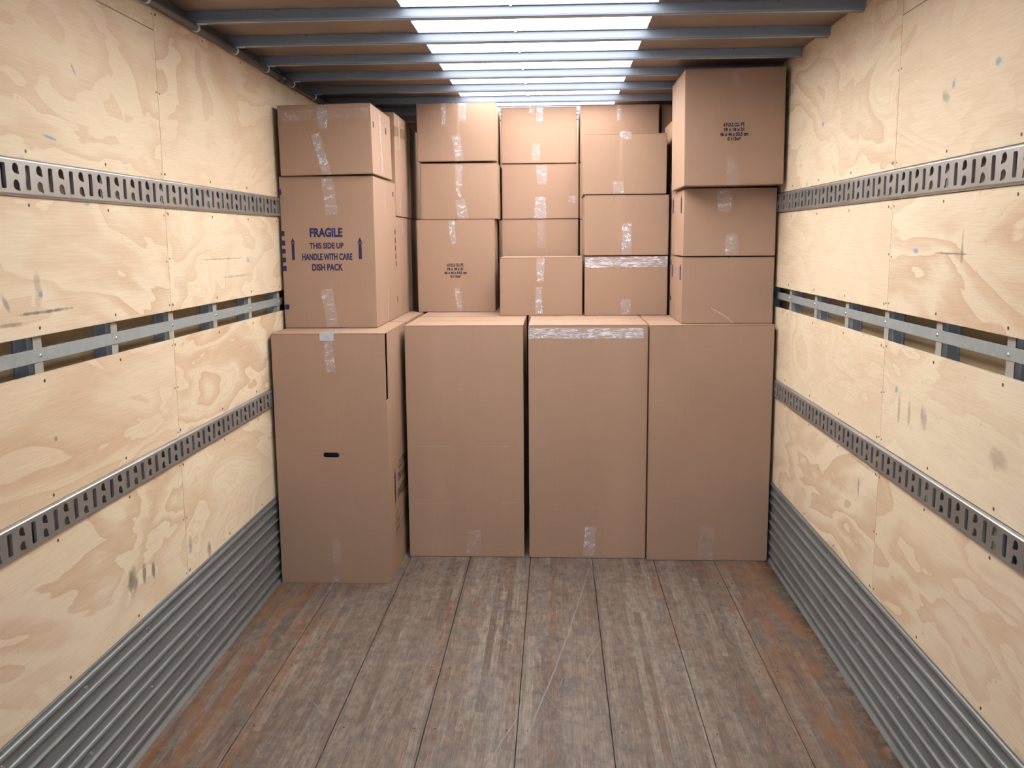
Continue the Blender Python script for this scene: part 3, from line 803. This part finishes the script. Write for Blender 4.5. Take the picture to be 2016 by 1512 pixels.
# the front left wardrobe carton is hollow: real hand hole, gap beside its drop-front panel
W = C['Wa']; W.A = {f: 0 for f in 'flr'}; W.B = {f: 0 for f in 'flr'}
x0, x1, y0, y1, zt = W.x0, W.x1, W.y0, W.y1, ZW-.0045
hole = [(.225+.0122*math.cos(math.radians(a)), .633+.0122*math.sin(math.radians(a))) for a in range(90, 271, 18)] + [(.277+.0122*math.cos(math.radians(a)), .633+.0122*math.sin(math.radians(a))) for a in range(-90, 91, 18)]
vs, fs = holed_plate([(x0, .001), (x1-.001, .001), (x1-.001, zt), (x0, zt)], [hole], .004)
bm = bmesh.new(); add_mesh(bm, vs, fs, lambda u, v, w: (u, y0-w, v)); bmesh.ops.recalc_face_normals(bm, faces=bm.faces[:])
mobj('front_panel', bm, M_CARD, W.root)
side = [(y0+.0045, .001), (y1, .001), (y1, zt), (y0+.060, zt), (y0+.056, .893), (y0+.0045, .889)]
bm = bmesh.new(); extrude_profile(bm, side, 'x', x1-.004, x1); bmesh.ops.recalc_face_normals(bm, faces=bm.faces[:])
mobj('side_panel', bm, M_CARD, W.root)
bm = bmesh.new(); add_box(bm, x0, x0+.004, y0+.0045, y1, .001, zt); add_box(bm, x0+.004, x1-.004, y1-.004, y1, .001, zt); add_box(bm, x0+.004, x1-.004, y0+.0045, y1-.004, .001, .005)
mobj('carton_shell', bm, M_CARD_IN, W.root)
bm = box_bm(x0+.03, x1-.05, y0+.06, y0+.30, .01, 1.05, .02)      # added dark block: inner shade behind the hand hole put into colour
mobj('inner_shade_block', bm, M_CONDUIT, W.root)
mobj('hanger_bar_plate', box_bm(.217, .283, y0-.0035, y0-.0012, 1.176, 1.211, .0008), M_TAG, W.root, label='small grey metal plate at the top edge')
# side print of the wardrobe carton
for txt, a0, a1, za, zb in (('CLOTHING', 4.535, 4.83, .497, .541), ('ON HANGERS', 4.50, 4.86, .438, .483), ('WARDROBE', 4.483, 4.85, .352, .410)):
    W.text('r', txt, a0, a1, za, zb, .02, M_INK_D)
bm = bmesh.new()
def ln(a0, z0, a1, z1, w=.0022): W.poly(bm, 'r', [(a0, z0-w/2), (a1, z1-w/2), (a1, z1+w/2), (a0, z0+w/2)])
def vl(a, z0, z1, w=.004): W.poly(bm, 'r', [(a-w/2, z0), (a+w/2, z0), (a+w/2, z1), (a-w/2, z1)])
ln(4.42, .301, 4.85, .301); ln(4.42, .184, 4.85, .184); vl(4.42, .184, .301); vl(4.652, .184, .301)
ln(4.42, .262, 4.652, .262); ln(4.42, .224, 4.652, .224)
for i in range(9): ln(4.67, .292-.012*i, 4.83, .292-.012*i, .004)
for z in (.288, .252, .246, .214, .208): ln(4.43, z, 4.43+(.05 if z == .288 else .09), z, .0035)
mobj('printed_table', bm, M_INK_D, W.root)
# pale scratch on the lower right carton
bm = bmesh.new(); pth = [(2.084, 1.287), (2.115, 1.271), (2.146, 1.252), (2.172, 1.233), (2.192, 1.214)]
for (a, z), (a2, z2) in zip(pth[:-1], pth[1:]): C['E1'].poly(bm, 'f', [(a, z-.0012), (a2, z2-.0012), (a2, z2+.0012), (a, z+.0012)])
mobj('scratch', bm, plain('torn_paper', (.62, .47, .36), .8), C['E1'].root)
# crumpled tape clump standing up on the edge of the third front carton
c = C['D3']; bm = bmesh.new(); bmesh.ops.create_icosphere(bm, subdivisions=3, radius=1)
for v in bm.verts:
    n = noise.noise(v.co*2.2)*.5+noise.noise(v.co*5)*.35
    v.co = Vector((1.69+v.co.x*.028*(1+n), c.y0+.006+v.co.y*.010*(1+n), c.z1+.003+v.co.z*.009*(1+n*1.5)))
mobj('tape_clump', bm, M_TAPE[2], c.root)

# faint light creases across the second wardrobe carton
M_CREASE = plain('cardboard_crease', (.40, .28, .21), .8)
for (xa, za, xb, zb) in ((.562, .283, .72, .290), (.74, .290, .80, .289), (1.03, .289, 1.12, .296), (.60, .590, .78, .588), (.90, .588, 1.08, .590), (1.06, .020, 1.12, .030)):
    bm = bmesh.new(); n = 10
    pts = [(xa+(xb-xa)*i/n, za+(zb-za)*i/n+.002*math.sin(i*1.3+xa*9)) for i in range(n+1)]
    for (a, z), (a2, z2) in zip(pts[:-1], pts[1:]): C['Wb'].poly(bm, 'f', [(a, z-.0008), (a2, z2-.0008), (a2, z2+.0008), (a, z+.0008)])
    mobj('crease', bm, M_CREASE, C['Wb'].root)
# the two top cartons lean a little, right side up
C['E3'].root.rotation_euler.y = math.radians(-.6); C['E3'].root.location.z += .0026
C['A2'].root.rotation_euler.y = math.radians(-.8); C['A2'].root.location.z += .0032
